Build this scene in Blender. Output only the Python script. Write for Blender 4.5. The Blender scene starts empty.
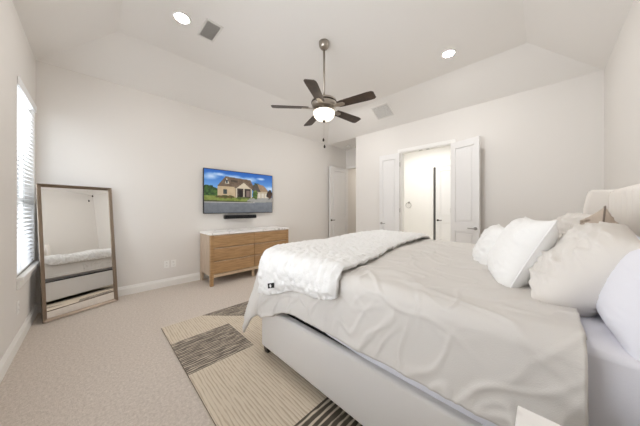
import bpy, bmesh, math, random
from mathutils import Vector, Matrix, noise
import numpy as np

R = math.radians
PI = math.pi
SC = bpy.context.scene
COL = SC.collection
random.seed(7)

# ------------------------------------------------------------------ camera, world, light, exposure
cam_d = bpy.data.cameras.new('camera')
cam = bpy.data.objects.new('camera', cam_d)
COL.objects.link(cam)
cam.location = (0, 0, 1.27)
cam.rotation_euler = (R(90), 0, R(45))
cam_d.sensor_width = 36
cam_d.lens = 36 * 226 / 640
cam_d.shift_y = -5 / 640
cam_d.clip_start = 0.05
SC.camera = cam

SC.view_settings.view_transform = 'Standard'
SC.view_settings.look = 'None'
SC.view_settings.exposure = 0.09
SC.view_settings.gamma = 1.0
SC.view_settings.use_curve_mapping = False
SC.cycles.max_bounces = 16
SC.cycles.diffuse_bounces = 10
SC.cycles.use_denoising = True

world = bpy.data.worlds.new('sky')
SC.world = world
world.use_nodes = True
world.node_tree.nodes['Background'].inputs[0].default_value = (0.86, 0.93, 1.0, 1)
world.node_tree.nodes['Background'].inputs[1].default_value = 2.0

DAY_1, DAY_2 = 24.0, 94.0          # daylight at the corner window, fill at the added unseen one (W)
DOWNLIGHT, GLOBE = 280.0, 1.3     # emission of the recessed lamps and of the fan's glass bowl
BATH, HALL = 25.0, 8.0             # ceiling lamps of bathroom and hall (W)


def area(name, loc, rot, sx, sy, power, col):
    d = bpy.data.lights.new(name, 'AREA')
    d.shape = 'RECTANGLE'
    d.size, d.size_y = sx, sy
    d.energy = power
    d.color = col
    o = bpy.data.objects.new(name, d)
    COL.objects.link(o)
    o.location = loc
    o.rotation_euler = rot
    return o


# room: X from the wall with the screen to the headboard wall, Y from the window wall to the wall with the double door
XW, XE, YS, YN = -4.34, 0.53, -0.495, 4.65
H, H2, INSET = 3.05, 3.40, 0.70
CAMH = 1.27
W1 = (-4.25, -3.40, 0.64, 2.455)
W2 = (-2.45, -0.45, 0.64, 2.455)  # unseen window out of view, added and widened to fill the room with daylight
area('daylight_corner_window', ((W1[0] + W1[1]) / 2, YS - 0.30, 1.55), (R(90), 0, 0), 0.85, 1.8, DAY_1, (0.90, 0.95, 1.0))
area('fill_daylight_unseen_window', ((W2[0] + W2[1]) / 2, YS - 0.30, 1.55), (R(90), 0, 0), 2.0, 1.8, DAY_2, (0.95, 0.97, 1.0))
area('bathroom_ceiling_light', (-2.4, 5.8, 2.99), (0, 0, 0), 1.2, 1.2, BATH, (1.0, 0.99, 0.98))
area('hall_ceiling_light', (-3.7, 6.5, 2.70), (0, 0, 0), 0.5, 0.5, HALL, (1.0, 0.93, 0.84))


# ------------------------------------------------------------------ materials
def lin(c):
    c = c / 255
    return c / 12.92 if c <= 0.04045 else ((c + 0.055) / 1.055) ** 2.4


def rgb(r, g, b):
    return (lin(r), lin(g), lin(b), 1)


def new_mat(name, col, rough=0.6, metal=0.0, spec=0.5):
    m = bpy.data.materials.new(name)
    m.use_nodes = True
    b = m.node_tree.nodes['Principled BSDF']
    b.inputs['Base Color'].default_value = col
    b.inputs['Roughness'].default_value = rough
    b.inputs['Metallic'].default_value = metal
    b.inputs['Specular IOR Level'].default_value = spec
    return m


def nodes_of(m):
    return m.node_tree.nodes, m.node_tree.links, m.node_tree.nodes['Principled BSDF']


def coords(m, scale=(1, 1, 1), rot=(0, 0, 0)):
    N, L, b = nodes_of(m)
    tc = N.new('ShaderNodeTexCoord')
    mp = N.new('ShaderNodeMapping')
    mp.inputs['Scale'].default_value = scale
    mp.inputs['Rotation'].default_value = rot
    L.new(tc.outputs['Object'], mp.inputs['Vector'])
    return mp.outputs['Vector']


def noise_mix(m, c1, c2, scale, stretch=(1, 1, 1), detail=4, lo=0.35, hi=0.65, rough=0.6):
    """Base colour between c1 and c2 by a noise."""
    N, L, b = nodes_of(m)
    t = N.new('ShaderNodeTexNoise')
    t.inputs['Scale'].default_value = scale
    t.inputs['Detail'].default_value = detail
    t.inputs['Roughness'].default_value = rough
    L.new(coords(m, stretch), t.inputs['Vector'])
    r = N.new('ShaderNodeValToRGB')
    r.color_ramp.elements[0].position = lo
    r.color_ramp.elements[1].position = hi
    r.color_ramp.elements[0].color = c1
    r.color_ramp.elements[1].color = c2
    L.new(t.outputs['Fac'], r.inputs['Fac'])
    L.new(r.outputs['Color'], b.inputs['Base Color'])
    return t


def bump(m, scale, strength, dist=0.01, stretch=(1, 1, 1), detail=3):
    N, L, b = nodes_of(m)
    t = N.new('ShaderNodeTexNoise')
    t.inputs['Scale'].default_value = scale
    t.inputs['Detail'].default_value = detail
    L.new(coords(m, stretch), t.inputs['Vector'])
    k = N.new('ShaderNodeBump')
    k.inputs['Strength'].default_value = strength
    k.inputs['Distance'].default_value = dist
    L.new(t.outputs['Fac'], k.inputs['Height'])
    L.new(k.outputs['Normal'], b.inputs['Normal'])
    return k


def emit(m, col, strength):
    N, L, b = nodes_of(m)
    b.inputs['Emission Color'].default_value = col
    b.inputs['Emission Strength'].default_value = strength


M = {}
M['wall'] = new_mat('wall_paint', rgb(225, 222, 218), 0.85, 0, 0.25)
bump(M['wall'], 160, 0.12, 0.002)
M['ceiling'] = new_mat('ceiling_paint', rgb(234, 232, 229), 0.9, 0, 0.2)
bump(M['ceiling'], 120, 0.12, 0.002)
M['bath_wall'] = new_mat('bathroom_paint', rgb(238, 237, 234), 0.8)
bump(M['bath_wall'], 160, 0.1, 0.002)
M['trim'] = new_mat('white_trim_paint', rgb(236, 235, 232), 0.45)
M['door'] = new_mat('white_door_paint', rgb(228, 227, 226), 0.45)
bump(M['door'], 60, 0.05, 0.002)
M['blind'] = new_mat('white_blind', rgb(240, 241, 242), 0.5)
M['carpet'] = new_mat('beige_carpet', rgb(180, 166, 153), 0.95, 0, 0.1)
noise_mix(M['carpet'], rgb(184, 172, 160), rgb(230, 220, 210), 55, detail=8, lo=0.3, hi=0.7, rough=0.8)
bump(M['carpet'], 220, 0.7, 0.012, detail=4)
M['tile'] = new_mat('bathroom_tile', rgb(214, 208, 198), 0.4)
M['dark_room'] = new_mat('unlit_closet_dark', rgb(70, 66, 60), 0.9)  # dark colour stands in for the missing light in the closet
M['wood'] = new_mat('oak_veneer', rgb(170, 130, 88), 0.55)
noise_mix(M['wood'], rgb(148, 112, 74), rgb(190, 154, 110), 5, stretch=(1, 1.0, 14), detail=6, lo=0.3, hi=0.72)
M['wood_side'] = new_mat('oak_side', rgb(178, 150, 122), 0.55)
noise_mix(M['wood_side'], rgb(168, 148, 128), rgb(202, 184, 164), 6, stretch=(12, 12, 1), detail=5, lo=0.3, hi=0.7)
M['wood_pale'] = new_mat('pale_oak', rgb(190, 160, 126), 0.55)
noise_mix(M['wood_pale'], rgb(184, 160, 132), rgb(208, 186, 158), 6, stretch=(1, 1, 14), detail=5)
M['marble'] = new_mat('white_marble', rgb(240, 238, 236), 0.3)
_t = noise_mix(M['marble'], rgb(243, 241, 239), rgb(243, 241, 239), 2.6, detail=2, lo=0.44, hi=0.56)
_r = _t.outputs['Fac'].links[0].to_node.color_ramp       # a thin grey vein where the noise crosses its middle
_e = _r.elements.new(0.50); _e.color = rgb(196, 192, 188)
_e = _r.elements.new(0.485); _e.color = rgb(236, 234, 231)
_e = _r.elements.new(0.515); _e.color = rgb(240, 238, 236)
M['nightstand'] = new_mat('ivory_lacquer', rgb(238, 235, 228), 0.35)
M['black'] = new_mat('black_plastic', rgb(16, 16, 18), 0.4)
M['dark_wood'] = new_mat('espresso_wood', rgb(34, 25, 21), 0.4)
M['walnut'] = new_mat('dark_walnut_blade', rgb(58, 45, 36), 0.42)
noise_mix(M['walnut'], rgb(46, 35, 28), rgb(70, 55, 44), 10, detail=5)
M['nickel'] = new_mat('brushed_nickel', rgb(176, 168, 158), 0.32, 1.0)
M['chrome'] = new_mat('satin_chrome', rgb(170, 168, 165), 0.3, 1.0)
M['gun'] = new_mat('dark_bronze', rgb(60, 54, 48), 0.4, 0.8)
M['mirror'] = new_mat('mirror_glass', (0.90, 0.90, 0.89, 1), 0.01, 1.0)
M['mirror_frame'] = new_mat('champagne_metal', rgb(146, 132, 118), 0.3, 1.0)
M['upholstery'] = new_mat('light_grey_upholstery', rgb(224, 222, 220), 0.9, 0, 0.2)
bump(M['upholstery'], 420, 0.35, 0.003)
M['headboard'] = new_mat('ivory_upholstery', rgb(230, 225, 219), 0.9, 0, 0.2)
bump(M['headboard'], 420, 0.3, 0.003)
M['duvet'] = new_mat('greige_linen', rgb(207, 204, 200), 0.9, 0, 0.2)
bump(M['duvet'], 300, 0.25, 0.003)
M['sheet'] = new_mat('white_sheet', rgb(228, 229, 237), 0.85, 0, 0.2)
bump(M['sheet'], 300, 0.15, 0.002)
M['white_linen'] = new_mat('white_pillow_linen', rgb(233, 233, 232), 0.88, 0, 0.2)
bump(M['white_linen'], 300, 0.2, 0.003)
M['greige_linen'] = new_mat('greige_pillow_linen', rgb(218, 214, 209), 0.9, 0, 0.2)
bump(M['greige_linen'], 300, 0.2, 0.003)
M['taupe'] = new_mat('taupe_satin', rgb(186, 172, 158), 0.5, 0, 0.4)
bump(M['taupe'], 30, 0.3, 0.01)
M['piping'] = new_mat('dark_taupe_piping', rgb(120, 108, 98), 0.7)
M['throw'] = new_mat('white_plush', rgb(226, 226, 225), 0.95, 0, 0.15)
bump(M['throw'], 110, 0.6, 0.01, detail=5)
M['glass'] = new_mat('window_glass', (1, 1, 1, 1), 0.0)      # thin clear pane: lets the daylight straight through, mirrors a little
_N, _L, _b = nodes_of(M['glass'])
_t = _N.new('ShaderNodeBsdfTransparent'); _g = _N.new('ShaderNodeBsdfGlossy'); _g.inputs['Roughness'].default_value = 0.02
_f = _N.new('ShaderNodeFresnel'); _f.inputs['IOR'].default_value = 1.3
_x = _N.new('ShaderNodeMixShader')
_L.new(_f.outputs[0], _x.inputs[0]); _L.new(_t.outputs[0], _x.inputs[1]); _L.new(_g.outputs[0], _x.inputs[2])
_L.new(_x.outputs[0], _N['Material Output'].inputs['Surface']); _N.remove(_b)
M['bowl'] = new_mat('frosted_bowl', rgb(255, 240, 215), 0.4)
emit(M['bowl'], (1.0, 0.90, 0.78, 1), GLOBE)
_N, _L, _b = nodes_of(M['bowl'])          # seeded glass: bubbles give off a little less light
_v = _N.new('ShaderNodeTexVoronoi'); _v.inputs['Scale'].default_value = 75
_L.new(coords(M['bowl']), _v.inputs['Vector'])
_r = _N.new('ShaderNodeValToRGB')
_r.color_ramp.elements[0].color = (0.72, 0.60, 0.46, 1); _r.color_ramp.elements[1].color = (1.0, 0.94, 0.84, 1)
_r.color_ramp.elements[0].position = 0.1; _r.color_ramp.elements[1].position = 0.45
_L.new(_v.outputs['Distance'], _r.inputs['Fac']); _L.new(_r.outputs['Color'], _b.inputs['Emission Color'])
M['lens'] = new_mat('lamp_lens', rgb(255, 250, 240), 0.4)
emit(M['lens'], (1.0, 0.97, 0.94, 1), DOWNLIGHT)
M['vent'] = new_mat('white_vent_metal', rgb(222, 220, 216), 0.5)
M['vent_dark'] = new_mat('vent_shadow_grey', rgb(160, 157, 153), 0.8)
M['slot'] = new_mat('outlet_slot', rgb(120, 116, 112), 0.6)
M['tag'] = new_mat('black_woven_tag', rgb(20, 20, 22), 0.8)
M['tag_thread'] = new_mat('grey_thread', rgb(120, 120, 122), 0.8)


def stripes(name, ground, line, period, along, thin, wob, rag):
    """Rug yarns: lines running along axis `along` with a ragged edge."""
    m = new_mat(name, ground, 0.95, 0, 0.1)
    N, L, b = nodes_of(m)
    tc = N.new('ShaderNodeTexCoord')
    sep = N.new('ShaderNodeSeparateXYZ')
    L.new(tc.outputs['Object'], sep.inputs[0])
    nz = N.new('ShaderNodeTexNoise')
    nz.inputs['Scale'].default_value = rag
    nz.inputs['Detail'].default_value = 3
    mp = N.new('ShaderNodeMapping')
    mp.inputs['Scale'].default_value = (0.55, 3.0, 1) if along == 'X' else (3.0, 0.55, 1)
    L.new(tc.outputs['Object'], mp.inputs[0])
    L.new(mp.outputs[0], nz.inputs['Vector'])
    def op(kind, a, v):
        n = N.new('ShaderNodeMath'); n.operation = kind
        if hasattr(a, 'links'): L.new(a, n.inputs[0])
        else: n.inputs[0].default_value = a
        if hasattr(v, 'links'): L.new(v, n.inputs[1])
        else: n.inputs[1].default_value = v
        return n.outputs[0]
    across = sep.outputs['Y'] if along == 'X' else sep.outputs['X']
    w = op('ADD', op('MULTIPLY', across, 1 / period), op('MULTIPLY', nz.outputs['Fac'], wob))
    tri = op('ABSOLUTE', op('SUBTRACT', op('FRACT', w, 0), 0.5), 0)       # 0..0.5
    n2 = N.new('ShaderNodeTexNoise'); n2.inputs['Scale'].default_value = rag * 2.2; n2.inputs['Detail'].default_value = 4
    L.new(mp.outputs[0], n2.inputs['Vector'])
    v = op('ADD', tri, op('MULTIPLY', op('SUBTRACT', n2.outputs['Fac'], 0.5), 0.7))
    r = N.new('ShaderNodeValToRGB')
    r.color_ramp.elements[0].position = thin; r.color_ramp.elements[1].position = thin + 0.14
    r.color_ramp.elements[0].color = line; r.color_ramp.elements[1].color = ground
    L.new(v, r.inputs['Fac'])
    L.new(r.outputs['Color'], b.inputs['Base Color'])
    k = N.new('ShaderNodeBump'); k.inputs['Strength'].default_value = 0.5; k.inputs['Distance'].default_value = 0.006
    L.new(v, k.inputs['Height']); L.new(k.outputs['Normal'], b.inputs['Normal'])
    return m


M['rug_cream'] = stripes('rug_cream_yarn', rgb(206, 194, 176), rgb(183, 169, 150), 0.022, 'X', 0.08, 0.9, 9)
M['rug_dark'] = stripes('rug_charcoal_yarn', rgb(192, 180, 163), rgb(104, 96, 89), 0.024, 'Y', 0.26, 1.6, 11)
M['rug_bold'] = stripes('rug_black_ribs', rgb(196, 184, 166), rgb(84, 78, 70), 0.040, 'Y', 0.25, 0.35, 6)
M['rug_edge'] = new_mat('rug_binding', rgb(120, 108, 94), 0.95)


# ------------------------------------------------------------------ mesh helpers (all shapes are given in world metres)
def tag_(o, label, cat, group=None):
    o['label'] = label
    o['category'] = cat
    if group:
        o['group'] = group
    return o


def thing(name, label, cat, loc, group=None):
    o = bpy.data.objects.new(name, None)
    o.empty_display_size = 0.1
    COL.objects.link(o)
    o.location = loc
    return tag_(o, label, cat, group)


def world_loc(o):
    v = Vector((0, 0, 0))
    while o:
        v += o.location
        o = o.parent
    return v


def put(name, bm, mat, parent=None, smooth=False, bevel=0.0, seg=2, auto=35, origin=None, sub=0, merge=False):
    me = bpy.data.meshes.new(name)
    if merge:
        bmesh.ops.remove_doubles(bm, verts=bm.verts, dist=1e-5)
    bmesh.ops.recalc_face_normals(bm, faces=bm.faces)
    off = world_loc(parent) if parent else (Vector(origin) if origin is not None else Vector((0, 0, 0)))
    bmesh.ops.translate(bm, verts=bm.verts, vec=-off)
    bm.to_mesh(me)
    bm.free()
    for m in (mat if isinstance(mat, (list, tuple)) else [mat]):
        me.materials.append(m)
    o = bpy.data.objects.new(name, me)
    COL.objects.link(o)
    if parent:
        o.parent = parent
    elif origin is not None:
        o.location = origin
    if bevel:
        b = o.modifiers.new('bevel', 'BEVEL')
        b.width = bevel; b.segments = seg; b.limit_method = 'ANGLE'; b.angle_limit = R(40)
        b.harden_normals = False
    if sub:
        s = o.modifiers.new('sub', 'SUBSURF'); s.levels = sub; s.render_levels = sub
    if smooth:
        for p in me.polygons:
            p.use_smooth = True
    elif bevel:
        for p in me.polygons:
            p.use_smooth = True
        try:
            me.set_sharp_from_angle(angle=R(auto))
        except Exception:
            pass
    return o


def struct(name, bm, mat, parent=None, **k):
    o = put(name, bm, mat, parent, **k)
    if not parent:
        o['kind'] = 'structure'
    return o


def BM():
    return bmesh.new()


def box(bm, x0, x1, y0, y1, z0, z1, mat=0, mx=None):
    vs = [bm.verts.new((x, y, z)) for x in (x0, x1) for y in (y0, y1) for z in (z0, z1)]
    if mx is not None:
        for v in vs:
            v.co = mx @ v.co
    for idx in ((0, 1, 3, 2), (4, 6, 7, 5), (0, 4, 5, 1), (2, 3, 7, 6), (0, 2, 6, 4), (1, 5, 7, 3)):
        f = bm.faces.new([vs[i] for i in idx])
        f.material_index = mat
    return vs


def poly(bm, pts, mat=0):
    f = bm.faces.new([bm.verts.new(p) for p in pts])
    f.material_index = mat
    return f


def prism(bm, pts, d, mat=0):
    """A closed plate: outline pts pushed out by vector d."""
    d = Vector(d)
    a = [bm.verts.new(p) for p in pts]
    b = [bm.verts.new(Vector(p) + d) for p in pts]
    n = len(a)
    fs = [bm.faces.new(a), bm.faces.new(b[::-1])]
    for i in range(n):
        fs.append(bm.faces.new((a[i], b[i], b[(i + 1) % n], a[(i + 1) % n])))
    for f in fs:
        f.material_index = mat


def lathe(bm, prof, c=(0, 0, 0), n=32, mx=None, mat=0, cap=True):
    """prof: list of (radius, z) around the Z axis through c."""
    c = Vector(c)
    rings = []
    for r, z in prof:
        if r < 1e-6:
            v = bm.verts.new(c + Vector((0, 0, z)))
            rings.append([v])
        else:
            rings.append([bm.verts.new(c + Vector((r * math.cos(2 * PI * i / n), r * math.sin(2 * PI * i / n), z))) for i in range(n)])
    fs = []
    for a, b in zip(rings, rings[1:]):
        for i in range(n):
            j = (i + 1) % n
            if len(a) == 1 and len(b) == 1:
                continue
            if len(a) == 1:
                fs.append(bm.faces.new((a[0], b[i], b[j])))
            elif len(b) == 1:
                fs.append(bm.faces.new((a[i], b[0], a[j])))
            else:
                fs.append(bm.faces.new((a[i], b[i], b[j], a[j])))
    if cap:
        for r in (rings[0], rings[-1]):
            if len(r) > 1:
                fs.append(bm.faces.new(r))
    for f in fs:
        f.material_index = mat
    if mx is not None:
        for r in rings:
            for v in r:
                v.co = mx @ v.co


def tube(bm, pts, r, n=10):
    pts = [Vector(p) for p in pts]
    rings = []
    for i, p in enumerate(pts):
        t = (pts[min(i + 1, len(pts) - 1)] - pts[max(i - 1, 0)]).normalized()
        a = t.orthogonal().normalized() if i == 0 else (prev - t * prev.dot(t)).normalized()
        prev = a
        b = t.cross(a)
        rings.append([bm.verts.new(p + (a * math.cos(2 * PI * k / n) + b * math.sin(2 * PI * k / n)) * r) for k in range(n)])
    for a, b in zip(rings, rings[1:]):
        for i in range(n):
            bm.faces.new((a[i], b[i], b[(i + 1) % n], a[(i + 1) % n]))
    bm.faces.new(rings[0]); bm.faces.new(rings[-1])


def grid(bm, P, nu, nv, mat=0, closed_u=False):
    vs = [[bm.verts.new(P(i / nu, j / nv)) for j in range(nv + 1)] for i in range(nu + 1)]
    for i in range(nu):
        for j in range(nv):
            f = bm.faces.new((vs[i][j], vs[i + 1][j], vs[i + 1][j + 1], vs[i][j + 1]))
            f.material_index = mat
    return vs


def copy_tree(o, loc, label=None, parent=None):
    c = o.copy()
    COL.objects.link(c)
    if parent:
        c.parent = parent
    else:
        c.location = loc
        if label:
            c['label'] = label
    for ch in list(o.children):
        copy_tree(ch, None, None, c)
    return c


def nz(x, y, z=0.0):
    return noise.noise(Vector((x, y, z)))


# ------------------------------------------------------------------ the room shell
T = 0.14
bm = BM(); box(bm, XW - T, XE + T, YS - T - 0.0, YN + 0.0, -0.12, 0); box(bm, XW - T, -3.373 + 0.06, YN, 7.4, -0.12, 0)
struct('floor', bm, M['carpet'])
bm = BM(); box(bm, -3.313, -1.0, YN, 8.2, -0.12, 0.0)
struct('floor_bathroom', bm, M['tile'])

bm = BM(); box(bm, XW - T, XW, YS - T, 7.4, 0, H + 0.5)
struct('wall_west', bm, M['wall'])
bm = BM(); box(bm, XE, XE + T, YS - T, YN + 0.14, 0, H + 0.5)
struct('wall_east', bm, M['wall'])

# window wall: the corner opening and an unseen one added for fill light
bm = BM()
y0, y1 = YS - T, YS
xs = [XW, W1[0], W1[1], W2[0], W2[1], XE]
box(bm, xs[0], xs[1], y0, y1, 0, H + 0.5); box(bm, xs[2], xs[3], y0, y1, 0, H + 0.5); box(bm, xs[4], xs[5], y0, y1, 0, H + 0.5)
for W in (W1, W2):
    box(bm, W[0], W[1], y0, y1, 0, W[2]); box(bm, W[0], W[1], y0, y1, W[3], H + 0.5)
struct('wall_south', bm, M['wall'])

# wall with the double door
DX0, DX1, DH = -2.20, -1.225, 2.46
XA = -3.373
bm = BM()
box(bm, XA, DX0, YN, YN + 0.12, 0, H + 0.5); box(bm, DX1, XE, YN, YN + 0.12, 0, H + 0.5); box(bm, DX0, DX1, YN, YN + 0.12, DH, H + 0.5)
struct('wall_north', bm, M['wall'])

# alcove beside it: side wall, end wall with a doorway, hall beyond
AE = 5.47
bm = BM(); box(bm, XA, XA + 0.06, YN + 0.12, 7.4, 0, H + 0.2)
struct('wall_alcove_side', bm, M['wall'])
HX0, HX1, HH = -4.27, -3.45, 2.46
bm = BM()
box(bm, XW, HX0, AE, AE + 0.12, 0, H); box(bm, HX1, XA, AE, AE + 0.12, 0, H); box(bm, HX0, HX1, AE, AE + 0.12, HH, H)
struct('wall_alcove_end', bm, M['wall'])
bm = BM(); box(bm, XW - T, XA + 0.06, 7.4, 7.52, 0, H)
struct('wall_hall_end', bm, M['wall'])
bm = BM(); box(bm, XW, XA, YN + 0.01, AE + 0.12, H, H + 0.1); box(bm, XW, XA, AE + 0.12, 7.4, 2.75, 2.85)
struct('ceiling_alcove', bm, M['ceiling'])

# tray ceiling: four sloping sides that rise from the wall tops to a flat centre, with soft edges
bm = BM()
xi0, xi1, yi0, yi1 = XW + INSET, XE - INSET, YS + INSET, YN - INSET
o_ = [(XW, YS, H), (XE, YS, H), (XE, YN, H), (XW, YN, H)]
i_ = [(xi0, yi0, H2), (xi1, yi0, H2), (xi1, yi1, H2), (xi0, yi1, H2)]
ov = [bm.verts.new(p) for p in o_]; iv = [bm.verts.new(p) for p in i_]
for k in range(4):
    bm.faces.new((ov[k], ov[(k + 1) % 4], iv[(k + 1) % 4], iv[k]))
bm.faces.new(iv)
tv = [bm.verts.new((p[0], p[1], H2 + 0.25)) for p in o_]
bm.faces.new(tv[::-1])
for k in range(4):
    bm.faces.new((ov[k], tv[k], tv[(k + 1) % 4], ov[(k + 1) % 4]))
struct('ceiling', bm, M['ceiling'])

# baseboards
def base_run(name, p0, p1, nrm, h=0.13, t=0.016):
    p0 = Vector((p0[0], p0[1], 0)); p1 = Vector((p1[0], p1[1], 0)); n = Vector((nrm[0], nrm[1], 0))
    prof = [(0, 0), (t, 0), (t, h * 0.72), (t * 0.65, h * 0.80), (t * 0.45, h * 0.94), (0.003, h), (0, h)]
    bm_ = BM()
    prism(bm_, [p0 + n * a + Vector((0, 0, b)) for a, b in prof], p1 - p0)
    return struct(name, bm_, M['trim'])


base_run('baseboard_west', (XW, YS), (XW, AE), (1, 0))
base_run('baseboard_south', (XW, YS), (XE, YS), (0, 1))
base_run('baseboard_east', (XE, YS), (XE, YN), (-1, 0))
base_run('baseboard_north', (XA, YN), (DX0 - 0.07, YN), (0, -1))
base_run('baseboard_north_end', (DX1 + 0.07, YN), (XE, YN), (0, -1))

# bathroom behind the double door
BX0, BX1, BY = -3.30, -1.0, 6.95
bm = BM()
CX0, CX1, CH = -2.30, -1.50, 2.44
box(bm, BX0, CX0, BY, BY + 0.12, 0, 3.05); box(bm, CX1, BX1, BY, BY + 0.12, 0, 3.05); box(bm, CX0, CX1, BY, BY + 0.12, CH, 3.05)
struct('wall_bathroom_end', bm, M['bath_wall'])
bm = BM(); box(bm, BX1, BX1 + 0.1, YN + 0.12, BY + 1.25, 0, 3.05)
struct('wall_bathroom_east', bm, M['bath_wall'])
bm = BM(); box(bm, XA + 0.06, XA + 0.07, YN + 0.12, BY + 1.25, 0, 3.05)
struct('wall_bathroom_west', bm, M['bath_wall'])
bm = BM(); box(bm, -3.31, BX1 + 0.1, YN + 0.12, BY + 1.25, 3.05, 3.15)
struct('ceiling_bathroom', bm, M['bath_wall'])
bm = BM(); box(bm, -3.31, BX1, 8.1, 8.2, 0, 3.05); box(bm, CX0 - 0.06, CX0 - 0.03, BY + 0.12, 8.1, 0, 3.05)
struct('wall_closet', bm, M['dark_room'])


# ------------------------------------------------------------------ doors
def leaf(name, hinge, ang, w, h, handle_z, mirrored=False, t=0.036, lever=None):
    """A two-panel door leaf: hinge point, direction of the leaf (degrees in plan), width, height."""
    mx = Matrix.Translation(Vector(hinge)) @ Matrix.Rotation(R(ang), 4, 'Z')
    bm_ = BM()
    st = 0.085 if w < 0.6 else 0.11
    z0, z1 = 0.012, h
    lo0, lo1, up0, up1 = 0.22, 0.86, 1.02, h - 0.12
    box(bm_, 0, st, -t / 2, t / 2, z0, z1, 0, mx); box(bm_, w - st, w, -t / 2, t / 2, z0, z1, 0, mx)
    for a, b in ((z0, lo0), (lo1, up0), (up1, z1)):
        box(bm_, st, w - st, -t / 2, t / 2, a, b, 0, mx)
    for a, b in ((lo0, lo1), (up0, up1)):
        box(bm_, st, w - st, -t / 2 + 0.015, t / 2 - 0.015, a, b, 0, mx)
        g = 0.035
        box(bm_, st + g, w - st - g, -t / 2 + 0.004, t / 2 - 0.004, a + g, b - g, 0, mx)
    d = struct(name, bm_, M['door'], bevel=0.004, origin=hinge)
    # lever handles on both faces
    hb = BM()
    px = w - 0.055
    for s in (-1, 1):
        rot = mx @ Matrix.Translation((px, s * t / 2, handle_z)) @ Matrix.Rotation(R(-90 * s), 4, 'X')
        lathe(hb, [(0.027, 0), (0.027, 0.008), (0.011, 0.011), (0.011, 0.045), (0.0, 0.045)], n=16, mx=rot)
        tube(hb, [mx @ Vector((px + 0.004, s * (t / 2 + 0.042), handle_z)), mx @ Vector((px - 0.05, s * (t / 2 + 0.044), handle_z)),
                  mx @ Vector((px - 0.105, s * (t / 2 + 0.038), handle_z))], 0.009)
    put('door_handle', hb, lever or M['chrome'], d, smooth=True)
    for hz in (0.25, h / 2, h - 0.25):
        kb = BM()
        lathe(kb, [(0.008, -0.045), (0.008, 0.045)], n=10, mx=mx @ Matrix.Translation((-0.004, 0, hz)))
        put('hinge', kb, M['chrome'], d)
    return d


leaf('door_1', (DX0 - 0.004, YN - 0.05, 0), 180 - 1, 0.475, 2.445, 0.93)
leaf('door_2', (DX1 + 0.004, YN - 0.05, 0), -19, 0.485, 2.445, 0.93)
leaf('door_3', (-4.255, AE - 0.03, 0), -90.5, 0.80, 2.44, 0.93, lever=M['gun'])
leaf('door_4', (CX1 - 0.02, BY - 0.02, 0), 180 + 9, 0.69, 2.42, 0.93, lever=M['gun'])

def casing(name, x0, x1, y, h, n, w=0.065, t=0.016, mat='trim'):
    bm_ = BM()
    ya, yb = (y - t, y) if n < 0 else (y, y + t)
    box(bm_, x0 - w, x0, ya, yb, 0, h + w); box(bm_, x1, x1 + w, ya, yb, 0, h + w); box(bm_, x0, x1, ya, yb, h, h + w)
    return struct(name, bm_, M[mat], bevel=0.004)


casing('trim_1', DX0, DX1, YN, DH, -1)
casing('trim_2', HX0, HX1, AE, HH, -1, w=0.06)
casing('trim_3', CX0, CX1, BY, CH, -1, w=0.07)
bm = BM()       # jamb lining of the double door
box(bm, DX0, DX0 + 0.015, YN - 0.005, YN + 0.125, 0, DH); box(bm, DX1 - 0.015, DX1, YN - 0.005, YN + 0.125, 0, DH); box(bm, DX0 + 0.015, DX1 - 0.015, YN - 0.005, YN + 0.125, DH - 0.015, DH)
struct('trim_4', bm, M['trim'])
for k, xx in enumerate((-1.80, -1.66)):
    bm = BM(); box(bm, xx - 0.03, xx + 0.03, YN + 0.02, YN + 0.06, DH - 0.021, DH - 0.0151)
    o = put('ball_catch', bm, M['chrome'], bevel=0.002, origin=(xx, YN + 0.04, DH - 0.02))
    tag_(o, ('left' if k == 0 else 'right') + ' of the two small metal catch plates under the double doorway head', 'door catch', 'catch plates over the double doorway')

# towel ring in the bathroom
TR = Vector((-3.02, BY - 0.05, 1.44))
root = thing('towel_ring', 'small metal towel ring on the bright bathroom wall', 'towel ring', (TR.x, BY, TR.z))
bm = BM(); lathe(bm, [(0.030, 0), (0.030, 0.012), (0.012, 0.016), (0.012, 0.05), (0, 0.05)], n=18, mx=Matrix.Translation((TR.x, BY, TR.z)) @ Matrix.Rotation(R(90), 4, 'X'))
put('mount', bm, M['chrome'], root, smooth=True)
bm = BM(); tube(bm, [(TR.x + 0.085 * math.sin(a), BY - 0.045, TR.z - 0.085 - 0.085 * math.cos(a) + 0.0) for a in [2 * PI * i / 24 for i in range(25)]], 0.006)
put('ring', bm, M['chrome'], root, smooth=True)


# ------------------------------------------------------------------ windows
def window(n, W):
    x0, x1, z0, z1 = W
    ya, yb = YS - 0.125, YS - 0.075
    bm_ = BM(); f = 0.045
    box(bm_, x0, x0 + f, ya, yb, z0, z1); box(bm_, x1 - f, x1, ya, yb, z0, z1)
    box(bm_, x0 + f, x1 - f, ya, yb, z0, z0 + f); box(bm_, x0 + f, x1 - f, ya, yb, z1 - f, z1)
    zm = 1.36
    box(bm_, x0 + f, x1 - f, ya, yb, zm - 0.025, zm + 0.025)
    w = struct('window_%d' % n, bm_, M['trim'], origin=((x0 + x1) / 2, YS - 0.1, z0))
    bm_ = BM(); box(bm_, x0 + f, x1 - f, YS - 0.102, YS - 0.098, z0 + f, zm - 0.025); box(bm_, x0 + f, x1 - f, YS - 0.102, YS - 0.098, zm + 0.025, z1 - f)
    put('pane', bm_, M['glass'], w)
    bm_ = BM(); box(bm_, x0 - 0.03, x1 + 0.04, YS - 0.075, YS + 0.045, z0 - 0.035, z0)
    put('window_sill', bm_, M['trim'], w, bevel=0.006)
    bm_ = BM(); box(bm_, x0 - 0.02, x1 + 0.03, YS, YS + 0.016, z0 - 0.11, z0 - 0.036)
    put('window_apron', bm_, M['trim'], w, bevel=0.004)
    return w


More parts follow.
